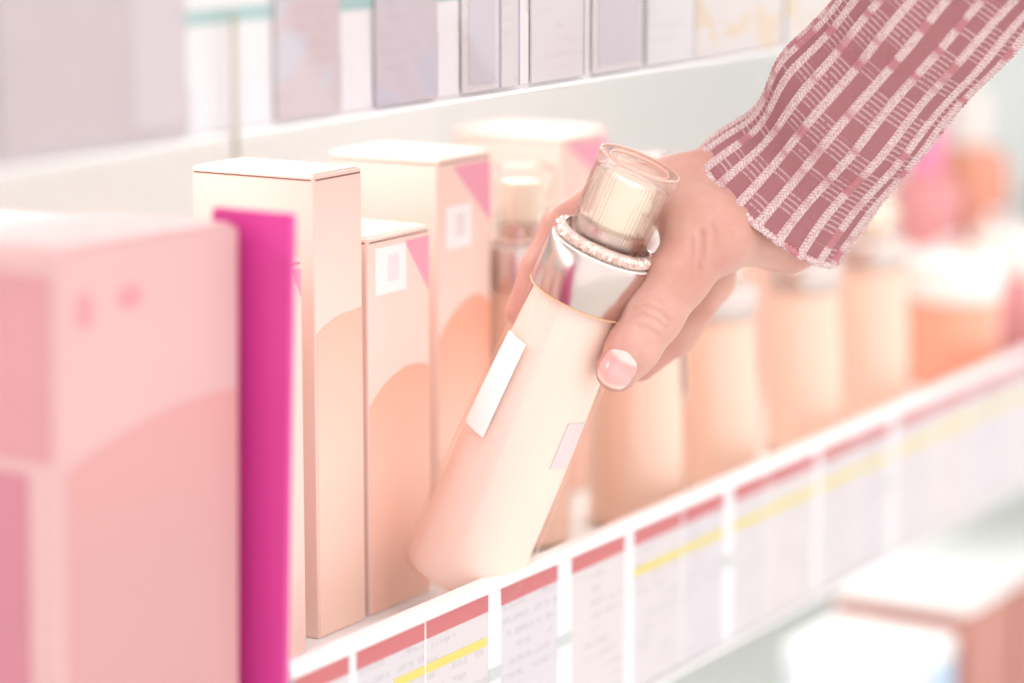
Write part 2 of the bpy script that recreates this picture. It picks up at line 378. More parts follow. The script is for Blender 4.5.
# magenta divider: upright sheet, notched over the rail, nose in front of it
dv = empty('shelf_divider', (0.7790, 0, SHELF))
poly = [(0.12, 0.0005), (0.12, 0.010), (0.060, 0.030), (0.022, 0.184), (-0.0110, 0.184), (-0.0048, 0.017), (-0.0045, -0.030), (0.0025, -0.030), (0.0025, 0.0005)]
pb = bmesh.new(); t_ = 0.0026; n_ = len(poly)
va = [pb.verts.new((0, p[0], p[1])) for p in poly]; vb = [pb.verts.new((t_, p[0], p[1])) for p in poly]
pb.faces.new(va); pb.faces.new(list(reversed(vb)))
for i in range(n_): pb.faces.new((va[i], vb[i], vb[(i+1) % n_], va[(i+1) % n_]))
bm_obj('sheet', pb, M['magenta'], dv)
box('foot_plate', (0.0001, 0.02, 0.0003), (0.012, 0.11, 0.0022), M['magenta'], dv)
tag(dv, 'bright magenta upright shelf divider between rose and peach cartons', 'divider')

# ---------------------------------------------------------------- bottles
def cyl_patch(name, R, th0, th1, z0, z1, mat, parent, Rf=None, thick=0.0004):
    v = []; f = []; N = 10; K = 4
    for lay in (0, 1):
        for j in range(K+1):
            z = z0+(z1-z0)*j/K; r = (Rf(z) if Rf else R)+0.0001+lay*thick
            for i in range(N+1):
                t = th0+(th1-th0)*i/N; v.append((r*math.sin(t), -r*math.cos(t), z))
    L = (N+1)*(K+1)
    for j in range(K):
        for i in range(N):
            a = j*(N+1)+i; f.append((a+L, a+1+L, a+N+2+L, a+N+1+L)); f.append((a, a+N+1, a+N+2, a+1))
    for i in range(N):
        f.append((i, i+1, i+1+L, i+L)); q = K*(N+1)+i; f.append((q+1, q, q+L, q+1+L))
    for j in range(K):
        a = j*(N+1); f.append((a+N+1, a, a+L, a+N+1+L)); q = a+N; f.append((q, q+N+1, q+N+1+L, q+L))
    return mesh_obj(name, v, f, mat, parent, False)
TAPER = 0.165
def bottle(name, label, H, Rb, labels, n=72, group=None, fine=True, clear=True, lotion='peach_standing'):
    """lotion bottle: H total height, Rb base radius; base at the origin"""
    o = empty(name); k = H/0.186; q = Rb/0.0246
    hb, hc, hr = 0.1275*k, 0.1485*k, 0.1525*k
    Rt = 0.0206*q
    def Rz(z):
        s = max(0.0, min(1.0, z/hb)); return Rb*(1-TAPER*s**2.2)
    wall = 0.0022*q
    prof = [(0.0, 0.0012), (Rb-wall-0.002, 0.0012), (Rb-wall-0.0006, 0.0018), (Rb-wall, 0.0035)]+[(Rz(z)-wall, z) for z in np.linspace(0.006, hb-0.0004, 14)]+[(0.0, hb-0.0004)]
    body = lathe('body', prof, M[lotion], o, n)
    if clear:
        prof = [(0.0, 0.0), (Rb-0.003, 0.0), (Rb-0.0010, 0.0006), (Rb, 0.0026)]+[(Rz(z), z) for z in np.linspace(0.006, hb-0.0002, 14)]+[(Rz(hb)-0.001, hb)]
        lathe('clear_wall', prof, M['clear_wall'], o, n)
    col_ = [(Rt-0.001, hb-0.0002), (Rt+0.0002, hb+0.0002), (Rt+0.0007, hb+0.0012), (Rt+0.0008, hc-0.0012), (Rt+0.0002, hc)]
    lathe('shoulder', [(Rt+0.0001, hc-0.0001), (Rt-0.0004, hc+0.0005), (0.0150*q, hc+0.0008)], M['jar_lid'], o, n)
    lathe('collar', col_, M['silver'], o, n)
    if fine:
        NB = 220; rr = rng.random((6, NB))
        pr = []
        v = []; f = []
        for j in range(6):
            ph = math.pi*j/5
            for i in range(NB):
                t = 2*math.pi*i/NB
                r = 0.0172*q+0.0034*q*math.sin(ph)*(0.72+0.5*rr[j, i]); z = hc+0.0006+0.0048*k*(0.5-0.5*math.cos(ph))+(0.0004*(rr[(j+3) % 6, i]-0.5) if 0 < j < 5 else 0)
                v.append((r*math.cos(t), r*math.sin(t), z))
        for j in range(5):
            for i in range(NB): f.append((j*NB+i, j*NB+(i+1) % NB, (j+1)*NB+(i+1) % NB, (j+1)*NB+i))
        mesh_obj('crystal_ring', v, f, M['crystal'], o, False)
    else:
        lathe('crystal_ring', [(0.0168*q, hc+0.0006), (0.0190*q, hc+0.0012), (0.0190*q, hr-0.0005), (0.0160*q, hr)], M['crystal'], o, n)
    # neck and pump inside
    lathe('neck_ring', [(0.0128*q, hr-0.0015), (0.0128*q, hr+0.0060*k), (0.0105*q, hr+0.0070*k), (0.0105*q, hr+0.0072*k)], M['silver'], o, n)
    lathe('pump_head', [(0.0100*q, hr+0.0060*k), (0.0102*q, H-0.0085*k), (0.0094*q, H-0.0068*k), (0.0, H-0.0066*k)], M['ivory'], o, n)
    box('nozzle', (-0.0022*q, -0.0116*q, H-0.0165*k), (0.0022*q, -0.0095*q, H-0.0115*k), M['ivory'], o, 0.0006, 2).rotation_euler = (0, 0, 0.95)
    # clear cap: cup with a thick top, fluted on the inside
    ro0, ro1 = 0.0152*q, 0.0165*q
    def mod(t, r, z):
        return r*(1+0.010*math.cos(60*t)) if r < ro0-0.0008*q and r > 0.004 and fine else r
    z0 = hr+0.0002
    cp = [(ro0-0.0022*q, z0), (ro0-0.0003, z0), (ro0, z0+0.0006)]+[(ro0+(ro1-ro0)*s, z0+(H-z0)*s) for s in (0.25, 0.5, 0.75, 0.94)]+[(ro1-0.0002, H-0.0006), (ro1-0.0010, H), (ro1-0.0024*q, H-0.0002), (ro1-0.0042*q, H-0.0012), (0.0, H-0.0012)]
    ci = [(0.0, H-0.0052*k), (ro1-0.0040*q, H-0.0052*k), (ro1-0.0026*q, H-0.0066*k)]+[(ro0-0.0022*q+(ro1-ro0)*s, z0+(H-z0)*s) for s in (0.6, 0.3)]
    prof = cp+ci
    lathe('cap', prof, M['cap'], o, 240 if fine else n, mod=mod, closed=True)
    if fine:
        for rr_, zr in ((ro1-0.0006, H-0.0003), (ro1-0.0046*q, H-0.0010)):
            lathe('cap_rim', [(rr_+0.00045*math.cos(a_), zr+0.00045*math.sin(a_)) for a_ in [i*math.pi/4 for i in range(8)]], M['rim'], o, 96, closed=True)
        lathe('gold_line', [(Rt+0.0004+0.0004*math.cos(a_), hb+0.0002+0.0003*math.sin(a_)) for a_ in [i*math.pi/4 for i in range(8)]], M['gold'], o, 96, closed=True)
    for (t0, t1, za, zb, mt) in labels:
        cyl_patch('label', 0, t0, t1, za*k, zb*k, M[mt], o, (lambda z: Rz(z)-wall) if mt == 'lilac' else Rz)
    tag(o, label, 'bottle', group or 'peach lotion bottles')
    return o
D2R = math.pi/180
# the held bottle: tilted out of the shelf
AX = (RT*0.379+UP*0.878-FW*0.292).normalized()
bx = (RT*0.918-UP*0.396); bx = (bx-AX*bx.dot(AX)).normalized(); by = AX.cross(bx)
def ray(px, py): return FW+RT*((px-512)/2844.44)+UP*((341.5-py)/2844.44)
def J(px, py, T):            # point in front of the lens: T metres nearer than 1.138 m
    return CAM+ray(px, py)*(1.138-T)
BASE = J(459, 577, -0.006)
hb_ = bottle('lotion_bottle', 'tilted peach lotion bottle with silver collar and clear cap held in the hand', 0.186, 0.0250,
             [(-66*D2R, -34*D2R, 0.0655, 0.1065, 'label'), (44*D2R, 74*D2R, 0.063, 0.083, 'lilac')], n=96, lotion='peach_body')
hb_.matrix_world = Matrix.Translation(BASE) @ Matrix((bx, by, AX)).transposed().to_4x4()
b = bottle('lotion_bottle', 'upright clear-capped lotion bottle standing between two peach cartons with pink corners', 0.168, 0.0222, [], fine=False); b.location = (1.053, 0.062, SHELF)
b = bottle('lotion_bottle', 'upright peach lotion bottle with white tag, standing behind the thumb', 0.168, 0.0232, [(22*D2R, 78*D2R, 0.062, 0.092, 'sticker')], fine=False); b.location = (1.1100, 0.036, SHELF)
for X, Y, d in ((1.1900, 0.036, 'first short one past the white-tagged tall bottle'), (1.2850, 0.036, 'second short one past the white-tagged tall bottle'), (1.3700, 0.036, 'short one right next to the orange jar')):
    b = bottle('lotion_bottle', 'peach lotion bottle with lilac tag, '+d, 0.122, 0.0212, [(30*D2R, 66*D2R, 0.045, 0.085, 'lilac')], fine=False); b.location = (X, Y, SHELF)
# jar and the things at the far end
def jar(loc, R, H, body, lid, label):
    o = empty('cream_jar', loc)
    lathe('body', [(0, 0), (R-0.003, 0), (R, 0.004), (R, H*0.62), (R-0.002, H*0.66), (0, H*0.66)], M[body], o, 48)
    lathe('lid', [(0, H*0.665), (R+0.0005, H*0.665), (R+0.001, H*0.68), (R+0.001, H-0.003), (R-0.002, H), (0, H)], M[lid], o, 48)
    lathe('neck_band', [(R*0.98, H*0.655), (R*0.98, H*0.67)], M['silver'], o, 48)
    tag(o, label, 'jar', 'jars at the far end'); return o
jar((1.4900, 0.040, SHELF), 0.0270, 0.076, 'jar_orange', 'jar_lid', 'orange cream jar with white lid beside the short bottles')
jar((1.600, 0.045, SHELF), 0.0270, 0.076, 'rose_bottle', 'jar_lid', 'dusty rose cream jar with white lid past the orange jar')
def tube_bottle(loc, R, H, body, cap, label):
    o = empty('tonic_bottle', loc)
    lathe('body', [(0, 0), (R-0.002, 0), (R, 0.003), (R, H*0.68), (R*0.85, H*0.73), (R*0.45, H*0.76), (0, H*0.76)], M[body], o, 40)
    lathe('cap', [(0, H*0.76), (R*0.5, H*0.76), (R*0.52, H*0.78), (R*0.5, H-0.002), (R*0.42, H), (0, H)], M[cap], o, 40)
    cyl_patch('label', R, -0.7, 0.7, H*0.2, H*0.5, M['sticker'], o)
    tag(o, label, 'bottle', 'tonic bottles in the back row'); return o
tube_bottle((1.60, 0.105, SHELF), 0.022, 0.138, 'rose_bottle', 'pink_bottle', 'rose tonic bottle with pink cap behind the orange jar')
tube_bottle((1.68, 0.110, SHELF), 0.026, 0.150, 'jar_orange', 'jar_lid', 'orange tonic bottle with white cap behind the rose jar')
tube_bottle((1.70, 0.050, SHELF), 0.022, 0.135, 'mauve_panel', 'magenta_print', 'mauve tonic bottle with magenta cap past the rose jar')
carton((1.250, 0.11, SHELF), 0.045, 0.05, 0.120, 'low peach carton in the back row behind the short bottles', slit=False)
carton((1.345, 0.11, SHELF), 0.045, 0.05, 0.130, 'peach carton with coral wave in the back row behind the short bottles', slit=False, wave=(0.06, 0.09, 0.08, W2))
carton((1.450, 0.12, SHELF), 0.060, 0.05, 0.135, 'wide peach carton with pink corner in the back row behind jar', slit=False, corner=(0.03, 0.03), wave=(0.05, 0.08, 0.07, W2))

# ---------------------------------------------------------------- lower shelf
LS = SHELF-0.245
def low_box(loc, w, d, h, front, top, label, stripe=None):
    o = empty('carton', loc)
    box('body', (0, 0, 0), (w, d, h-0.002), M[front], o, 0.001, 1)
    box('lid', (-0.0006, -0.0006, h-0.012), (w+0.0006, d+0.0006, h), M[top], o, 0.001, 1)
    if stripe: box('stripe', (w*0.55, -0.0005, 0.004), (w-0.001, 0.0003, h-0.014), M[stripe], o)
    tag(o, label, 'carton', 'cartons on the lower shelf')
low_box((1.5020, 0.030, LS), 0.075, 0.085, 0.118, 'brown_carton', 'white', 'brown and rose carton with white lid on the lower shelf')
low_box((1.5880, 0.030, LS), 0.075, 0.085, 0.118, 'brown_carton', 'white', 'second brown carton with white lid, farther along the lower shelf')
low_box((1.4150, 0.030, LS), 0.068, 0.075, 0.100, 'grey_carton', 'white', 'pale grey carton with blue stripe beside brown carton on lower shelf', 'blue_carton')
jr = empty('cream_jar', (1.350, 0.045, LS)); 
lathe('body', [(0, 0), (0.020, 0), (0.022, 0.004), (0.022, 0.080), (0.018, 0.085), (0, 0.085)], M['blue_carton'], jr, 40)
lathe('lid', [(0, 0.0855), (0.019, 0.0855), (0.020, 0.087), (0.020, 0.106), (0.018, 0.108), (0, 0.108)], M['jar_lid'], jr, 40)
tag(jr, 'pale blue jar with white lid beside grey carton on lower shelf', 'jar', 'jars on the lower shelf')

# ---------------------------------------------------------------- hand
# all joints as points in space; radii in metres
def rc(P, a, b, ra, rb):
    a = np.array(a); b = np.array(b); ab = b-a
    h = np.clip(((P-a)@ab)/(ab@ab), 0, 1)
    d = P-a-h[:, None]*ab
    return np.sqrt(np.einsum('ij,ij->i', d, d))-(ra+(rb-ra)*h)
def smin(a, b, k):
    h = np.clip(0.5+0.5*(b-a)/k, 0, 1)
    return b+(a-b)*h-k*h*(1-h)
c_ = 0.01
def chain(pts):           # (px, py, T cm, r cm)
    return [(np.array(J(x, y, t*c_)), r*c_) for (x, y, t, r) in pts]
THUMB = chain([(748, 212, 1.2, 1.5), (708, 234, 3.0, 1.50), (679, 276, 3.9, 1.20), (653, 316, 4.2, 1.10), (633, 348, 4.35, 0.99), (617, 371, 4.4, 0.83)])
INDEX = chain([(672, 190, 1.0, 1.25), (618, 186, 1.0, 0.88), (563, 226, 1.0, 0.80), (540, 268, 0.9, 0.74), (520, 312, 0.8, 0.60)])
MIDDLE = chain([(718, 222, -0.6, 1.15), (713, 281, -1.1, 0.84), (677, 333, -0.8, 0.80), (640, 364, -0.3, 0.70)])
RING = chain([(732, 210, -1.6, 1.10), (700, 274, -2.8, 0.80), (662, 318, -2.6, 0.75), (632, 345, -2.1, 0.68)])
PINKY = chain([(746, 210, -2.4, 1.00), (716, 255, -3.8, 0.72), (688, 292, -3.9, 0.66), (664, 318, -3.5, 0.60)])
C0 = Vector(J(769, 206, 0.006)); C1 = Vector(J(993, -58, 0.055))
sd = (C1-C0).normalized(); LEN = 0.30
sx = (RT*0.76-UP*0.65); sx = (sx-sd*sx.dot(sd)).normalized(); sy = sd.cross(sx)
if sy.dot(FW) > 0: sy = -sy            # sy towards the lens side
def wr(s, x, y, r): return (np.array(C0+sd*s+sx*x+sy*y), r)
WR = [wr(0.006, -0.0085, 0.0, 0.0195), wr(-0.002, 0.0085, 0.0, 0.0188), wr(0.10, -0.006, 0, 0.019), wr(0.10, 0.008, 0, 0.019), wr(0.295, -0.010, 0, 0.022), wr(0.295, 0.010, 0, 0.022)]
PALM = chain([(690, 190, 1.3, 1.45), (722, 190, 0.8, 1.6), (740, 208, 0.3, 1.7), (755, 232, -0.3, 1.05)])
TH = chain([(716, 234, 2.5, 1.45), (772, 214, 0.9, 1.65)])
def hand_sdf(P):
    d = smin(rc(P, WR[0][0], WR[2][0], WR[0][1], WR[2][1]), rc(P, WR[1][0], WR[3][0], WR[1][1], WR[3][1]), 0.008)
    d = smin(d, rc(P, WR[2][0], WR[4][0], WR[2][1], WR[4][1]), 0.006)
    d = smin(d, rc(P, WR[3][0], WR[5][0], WR[3][1], WR[5][1]), 0.006)
    for (p, r) in PALM[:2]:
        d = smin(d, rc(P, p, WR[0][0], r, 0.017), 0.006)
    d = smin(d, rc(P, PALM[2][0], WR[1][0], PALM[2][1], 0.017), 0.006)
    d = smin(d, rc(P, PALM[3][0], WR[1][0], PALM[3][1], 0.018), 0.006)
    for ch, r in ((INDEX, 0.0125), (MIDDLE, 0.0125), (RING, 0.0120), (PINKY, 0.0110)):
        d = smin(d, rc(P, ch[0][0], WR[0][0], ch[0][1], 0.015), 0.005)
    # thumb: metacarpal blends softly
    t = rc(P, THUMB[0][0], THUMB[1][0], THUMB[0][1], THUMB[1][1])
    for i in range(1, len(THUMB)-1):
        t = smin(t, rc(P, THUMB[i][0], THUMB[i+1][0], THUMB[i][1], THUMB[i+1][1]), 0.004)
    d = smin(d, t, 0.009)
    d = smin(d, rc(P, TH[0][0], TH[1][0], TH[0][1], TH[1][1]), 0.008)
    # web between thumb and index
    d = smin(d, rc(P, np.array(J(690, 215, 0.026)), np.array(J(668, 196, 0.016)), 0.012, 0.010), 0.010)
    for ch in (INDEX, MIDDLE, RING, PINKY):
        t = rc(P, ch[0][0], ch[1][0], ch[0][1], ch[1][1])
        for i in range(1, len(ch)-1):
            t = smin(t, rc(P, ch[i][0], ch[i+1][0], ch[i][1], ch[i+1][1]), 0.0035)
        d = smin(d, t, 0.0025)
    return d
CREASES = []
def crease(pts, r, dep):
    CREASES.append(([np.array(J(x, y, t*c_)) for (x, y, t) in pts], r, dep))
def surface_nets(fn, lo, hi, h):
    n = [int(math.ceil((hi[i]-lo[i])/h))+1 for i in range(3)]
    ax = [lo[i]+h*np.arange(n[i]) for i in range(3)]
    B = 6; n = [((m+B-1)//B)*B for m in n]
    ax = [lo[i]+h*np.arange(n[i]) for i in range(3)]
    cx = [a.reshape(-1, B).mean(1) for a in ax]
    cv = fn(np.stack(np.meshgrid(*cx, indexing='ij'), -1).reshape(-1, 3)).reshape([len(c) for c in cx])
    V = np.repeat(np.repeat(np.repeat(cv, B, 0), B, 1), B, 2)
    near = np.argwhere(np.abs(cv) < h*B*1.15+0.002)
    off = np.stack(np.meshgrid(*[np.arange(B)]*3, indexing='ij'), -1).reshape(-1, 3)
    for q0 in range(0, len(near), 2000):
        ii = (near[q0:q0+2000, None, :]*B+off[None]).reshape(-1, 3)
        V[tuple(ii.T)] = fn(np.array(lo)+h*ii)
    V = V.reshape(n); I = V < 0
    cnt = np.zeros([m-1 for m in n], dtype=np.int32); acc = np.zeros([m-1 for m in n]+[3])
    cor = [(i, j, k) for i in (0, 1) for j in (0, 1) for k in (0, 1)]
    sl = lambda a, c: a[c[0]:n[0]-1+c[0], c[1]:n[1]-1+c[1], c[2]:n[2]-1+c[2]]
    for a in cor:
        for axis in range(3):
            if a[axis]: continue
            b = list(a); b[axis] = 1; b = tuple(b)
            va, vb = sl(V, a), sl(V, b); x = (va < 0) != (vb < 0)
            t = np.where(x, va/np.where(x, va-vb, 1), 0)
            cnt += x
            for q in range(3):
                acc[..., q] += np.where(x, a[q]+(t if q == axis else 0), 0)
    act = cnt > 0; idx = -np.ones(cnt.shape, dtype=np.int64); idx[act] = np.arange(act.sum())
    cell = np.argwhere(act)
    verts = np.array(lo)+h*(cell+acc[act]/cnt[act][:, None])
    faces = []
    for axis in range(3):
        b, c = (axis+1) % 3, (axis+2) % 3
        s0 = [slice(None)]*3; s1 = [slice(None)]*3; s0[axis] = slice(0, n[axis]-1); s1[axis] = slice(1, n[axis])
        A, B = I[tuple(s0)], I[tuple(s1)]; x = A != B
        e = np.argwhere(x); e = e[(e[:, b] > 0) & (e[:, c] > 0) & (e[:, b] < n[b]-1) & (e[:, c] < n[c]-1)]
        fl = A[tuple(e.T)]
        def g(db, dc):
            q = e.copy(); q[:, b] -= db; q[:, c] -= dc; return idx[tuple(q.T)]
        q = np.stack([g(1, 1), g(0, 1), g(0, 0), g(1, 0)], 1)
        q[~fl] = q[~fl][:, ::-1]; faces.append(q)
    return verts, np.concatenate(faces)
allp = np.array([p for ch in (THUMB, INDEX, MIDDLE, RING, PINKY, WR, PALM) for (p, r) in ch])
lo_b = allp.min(0)-0.032; hi_b = allp.max(0)+0.032
hv, hf = surface_nets(hand_sdf, lo_b, hi_b, 0.0010)
hv0 = hv.copy()

def skin_mat():
    m = new_mat('skin', (226, 168, 150), 0.42, sss=0.25, sssr=(0.006, 0.0025, 0.0015), grain=0); T = NT(m); b = m.node_tree.nodes['Principled BSDF']
    tc = T.add('ShaderNodeTexCoord')
    n1 = T.add('ShaderNodeTexNoise'); n1.inputs['Scale'].default_value = 35; n1.inputs['Detail'].default_value = 4; T.link(tc.outputs['Object'], n1.inputs['Vector'])
    n2 = T.add('ShaderNodeTexNoise'); n2.inputs['Scale'].default_value = 260; n2.inputs['Detail'].default_value = 2; T.link(tc.outputs['Object'], n2.inputs['Vector'])
    c = T.ramp(n1.outputs['Fac'], [(0.30, srgb((198, 140, 127))), (0.55, srgb((212, 160, 146))), (0.75, srgb((222, 176, 162)))])
    T.link(c, b.inputs['Base Color'])
    vo = T.add('ShaderNodeTexVoronoi'); vo.inputs['Scale'].default_value = 900; T.link(tc.outputs['Object'], vo.inputs['Vector'])
    bp = T.add('ShaderNodeBump'); bp.inputs['Strength'].default_value = 0.12; bp.inputs['Distance'].default_value = 0.0006
    T.link(T.math('ADD', vo.outputs['Distance'], n2.outputs['Fac']), bp.inputs['Height']); T.link(bp.outputs[0], b.inputs['Normal'])
    return m
M['skin'] = skin_mat()
org = Vector(J(770, 205, 0.01))
# creases pressed into the skin: knuckle wrinkles of the thumb, folds at the thumb's root
def press(verts, normals, pts, width, depth):
    d = np.full(len(verts), 1e9)
    for a, b in zip(pts[:-1], pts[1:]): d = np.minimum(d, rc(verts, a, b, 0, 0))
    return -normals*(depth*np.exp(-(d/width)**2))[:, None]
bv = BVHTree.FromPolygons([tuple(v) for v in hv], [tuple(int(i) for i in f) for f in hf])
def snap(px, py):
    d = ray(px, py).normalized(); h = bv.ray_cast(CAM, d)
    return np.array(h[0]) if h[0] is not None else None
def mesh_normals(v, f):
    nn = np.zeros_like(v)
    q = np.cross(v[f[:, 2]]-v[f[:, 0]], v[f[:, 3]]-v[f[:, 1]])
    for k in range(4): np.add.at(nn, f[:, k], q)
    return nn/np.maximum(np.linalg.norm(nn, axis=1), 1e-12)[:, None]
nn = mesh_normals(hv, hf)
lines = [([(631, 309), (643, 305), (656, 310), (668, 320)], .0011, .0007), ([(629, 317), (641, 314), (655, 320), (665, 328)], .0010, .0006), ([(637, 327), (648, 329), (658, 336)], .0010, .0005),
         ([(634, 300), (648, 297), (662, 304)], .0010, .0004),
         ([(701, 231), (703, 250), (702, 268)], .0012, .0009), ([(712, 226), (716, 244), (713, 262)], .0013, .0007), ([(691, 240), (692, 258)], .0012, .0005), ([(728, 228), (733, 243)], .0013, .0004)]
disp = np.zeros_like(hv)
for pts, wd, dp in lines:
    dp *= 1.45
    q = [snap(*p) for p in pts]; q = [p for p in q if p is not None]
    if len(q) > 1: disp += press(hv, nn, q, wd, dp)
hv = hv+disp
hand = mesh_obj('person', hv-np.array(org), hf, M['skin'], None, True); hand.location = org
tag(hand, 'right hand and forearm in a ribbed dusty pink knit sleeve holding a tilted bottle', 'person')

# thumb nail laid on the thumb tip
def nail(cx, cy, dirx, diry, L, Wd, label):
    dx, dy = dirx, diry; l = math.hypot(dx, dy); dx /= l; dy /= l; ex, ey = -dy, dx
    v = []; f = []; uv = []; NA, NC = 16, 14; ok = True
    for lay in (0.00035, -0.0006):
        for i in range(NA+1):
            s = i/NA*2-1
            hw = (1-abs(s)**(3.2 if s > 0 else 4.5))**0.5 if abs(s) < 1 else 0.0
            hw = 0.18+0.82*hw if s < 0 else 0.30+0.70*hw
            hw *= (1.0 if s < 0 else 1.0)
            for k in range(NC+1):
                t = (k/NC*2-1)*hw
                # rounded free edge and cuticle
                ss = s*(1-0.16*abs(t)**2) 
                x = cx+dx*ss*L/2+ex*t*Wd/2; y = cy+dy*ss*L/2+ey*t*Wd/2
                d = ray(x, y).normalized(); h = bv.ray_cast(CAM, d)
                q = 0.95
                while h[0] is None and q > 0.3:
                    h = bv.ray_cast(CAM, ray(cx+(x-cx)*q, cy+(y-cy)*q).normalized()); q -= 0.05
                p = Vector(h[0])+Vector(h[1])*lay if h[1].dot(d) < 0 else Vector(h[0])-Vector(h[1])*lay
                v.append(p-org); uv.append((i/NA, k/NC))
    n1 = (NA+1)*(NC+1)
    for i in range(NA):
        for k in range(NC):
            a = i*(NC+1)+k; f.append((a, a+1, a+NC+2, a+NC+1)); f.append((a+n1, a+n1+NC+1, a+n1+NC+2, a+n1+1))
    rim = [i*(NC+1) for i in range(NA+1)]+[NA*(NC+1)+k for k in range(1, NC+1)]+[i*(NC+1)+NC for i in range(NA-1, -1, -1)]+[k for k in range(NC-1, 0, -1)]
    for a, b in zip(rim, rim[1:]+rim[:1]): f.append((a, b, b+n1, a+n1))
    m = new_mat('nail', (236, 176, 172), 0.18, coat=0.6, grain=0); T = NT(m); b = m.node_tree.nodes['Principled BSDF']
    tc = T.add('ShaderNodeTexCoord'); sp = T.add('ShaderNodeSeparateXYZ'); T.link(tc.outputs['UV'], sp.inputs[0])
    cc = T.math('SUBTRACT', sp.outputs['Y'], 0.5); cur = T.math('MULTIPLY', T.math('MULTIPLY', cc, cc), 0.55)
    T.link(T.ramp(T.math('ADD', sp.outputs['X'], cur), [(0.0, srgb((246, 214, 206))), (0.20, srgb((247, 216, 208))), (0.30, srgb((236, 172, 168))), (0.86, srgb((238, 180, 174))), (0.97, srgb((246, 214, 202)))]), b.inputs['Base Color'])
    o = mesh_obj('thumb_nail', v, f, m, hand, True, uv); o['label'] = label; return o
nail(617, 369, -0.53, 0.85, 39, 35, 'pink thumb nail')

# ---------------------------------------------------------------- sleeve
# axis from the cuff to the elbow, elliptical section
NR = 20
def sleeve_r(s, th):
    """radius offsets: flare at the cuff, folds"""
    a, b = 0.0322, 0.0305
    fl = 0.0030*math.exp(-s/0.012)
    up_ = max(0.0, -math.cos(th))
    dip = -0.0036*math.exp(-((s-0.026)/0.013)**2)*up_**2+0.0022*math.exp(-((s-0.050)/0.012)**2)*up_**2
    fold = 0.0006*math.sin(s*130+2.1*math.sin(th))+0.0005*math.sin(s*70-1.7*th)
    g = 1+0.25*max(0, s-0.10)
    return a*g, b*g, fl+dip+fold
def sleeve_pt(s, th, off=0.0):
    a, b, e = sleeve_r(s, th)
    a += e+off; b += e+off
    bow = sd*(-0.0045*math.sin(th)*math.exp(-s/0.02)*0.0)
    return C0+sd*s+sx*(a*math.cos(th))+sy*(b*math.sin(th))+bow-org
def knit_mat(name, base, light, dark):
    m = new_mat(name, base, 0.85, spec=0.15, grain=0); T = NT(m); b = m.node_tree.nodes['Principled BSDF']
    tc = T.add('ShaderNodeTexCoord'); sp = T.add('ShaderNodeSeparateXYZ'); T.link(tc.outputs['UV'], sp.inputs[0])
    U, V = sp.outputs['X'], sp.outputs['Y']        # U in panels around, V in cm along
    pan = T.math('FLOOR', U)
    cb = T.add('ShaderNodeCombineXYZ'); T.link(T.math('MULTIPLY', pan, 7.31), cb.inputs[0]); T.link(T.math('MULTIPLY', V, 0.85), cb.inputs[1])
    nz = T.add('ShaderNodeTexNoise'); nz.inputs['Scale'].default_value = 1.0; nz.inputs['Detail'].default_value = 1.0; T.link(cb.outputs[0], nz.inputs['Vector'])
    grp = T.math('GREATER_THAN', nz.outputs['Fac'], 0.485)
    row = T.math('LESS_THAN', T.math('FRACT', T.math('MULTIPLY', V, 4.6)), 0.36)
    cb2 = T.add('ShaderNodeCombineXYZ'); T.link(T.math('MULTIPLY', U, 11), cb2.inputs[0]); T.link(T.math('FLOOR', T.math('MULTIPLY', V, 4.6)), cb2.inputs[1])
    wn = T.add('ShaderNodeTexNoise'); wn.inputs['Scale'].default_value = 1.3; wn.inputs['Detail'].default_value = 0; T.link(cb2.outputs[0], wn.inputs['Vector'])
    dash = T.math('GREATER_THAN', wn.outputs['Fac'], 0.33)
    st = T.math('GREATER_THAN', T.math('FRACT', T.math('MULTIPLY', U, 9.0)), 0.25)
    fac = T.math('MULTIPLY', T.math('MULTIPLY', grp, row), T.math('MULTIPLY', dash, T.math('ADD', T.math('MULTIPLY', st, 0.25), 0.50)))
    # fine stitches
    a1 = T.math('SINE', T.math('ADD', T.math('MULTIPLY', U, 62), T.math('MULTIPLY', V, 55)))
    a2 = T.math('SINE', T.math('SUBTRACT', T.math('MULTIPLY', U, 62), T.math('MULTIPLY', V, 55)))
    stt = T.math('MULTIPLY', T.math('ADD', T.math('MULTIPLY', a1, a2), 1.0), 0.5)
    col = T.mix(T.math('MULTIPLY', stt, 0.55), srgb(base), srgb(dark))
    mo = T.add('ShaderNodeTexNoise'); mo.inputs['Scale'].default_value = 1500; mo.inputs['Detail'].default_value = 2; T.link(tc.outputs['Object'], mo.inputs['Vector'])
    col = T.mix(T.math('MULTIPLY', mo.outputs['Fac'], 0.28), col, srgb(light))
    T.link(T.mix(fac, col, srgb(light)), b.inputs['Base Color'])
    bp = T.add('ShaderNodeBump'); bp.inputs['Strength'].default_value = 0.5; bp.inputs['Distance'].default_value = 0.0005
    T.link(T.math('ADD', T.math('MULTIPLY', stt, -0.6), fac), bp.inputs['Height']); T.link(bp.outputs[0], b.inputs['Normal'])
    return m
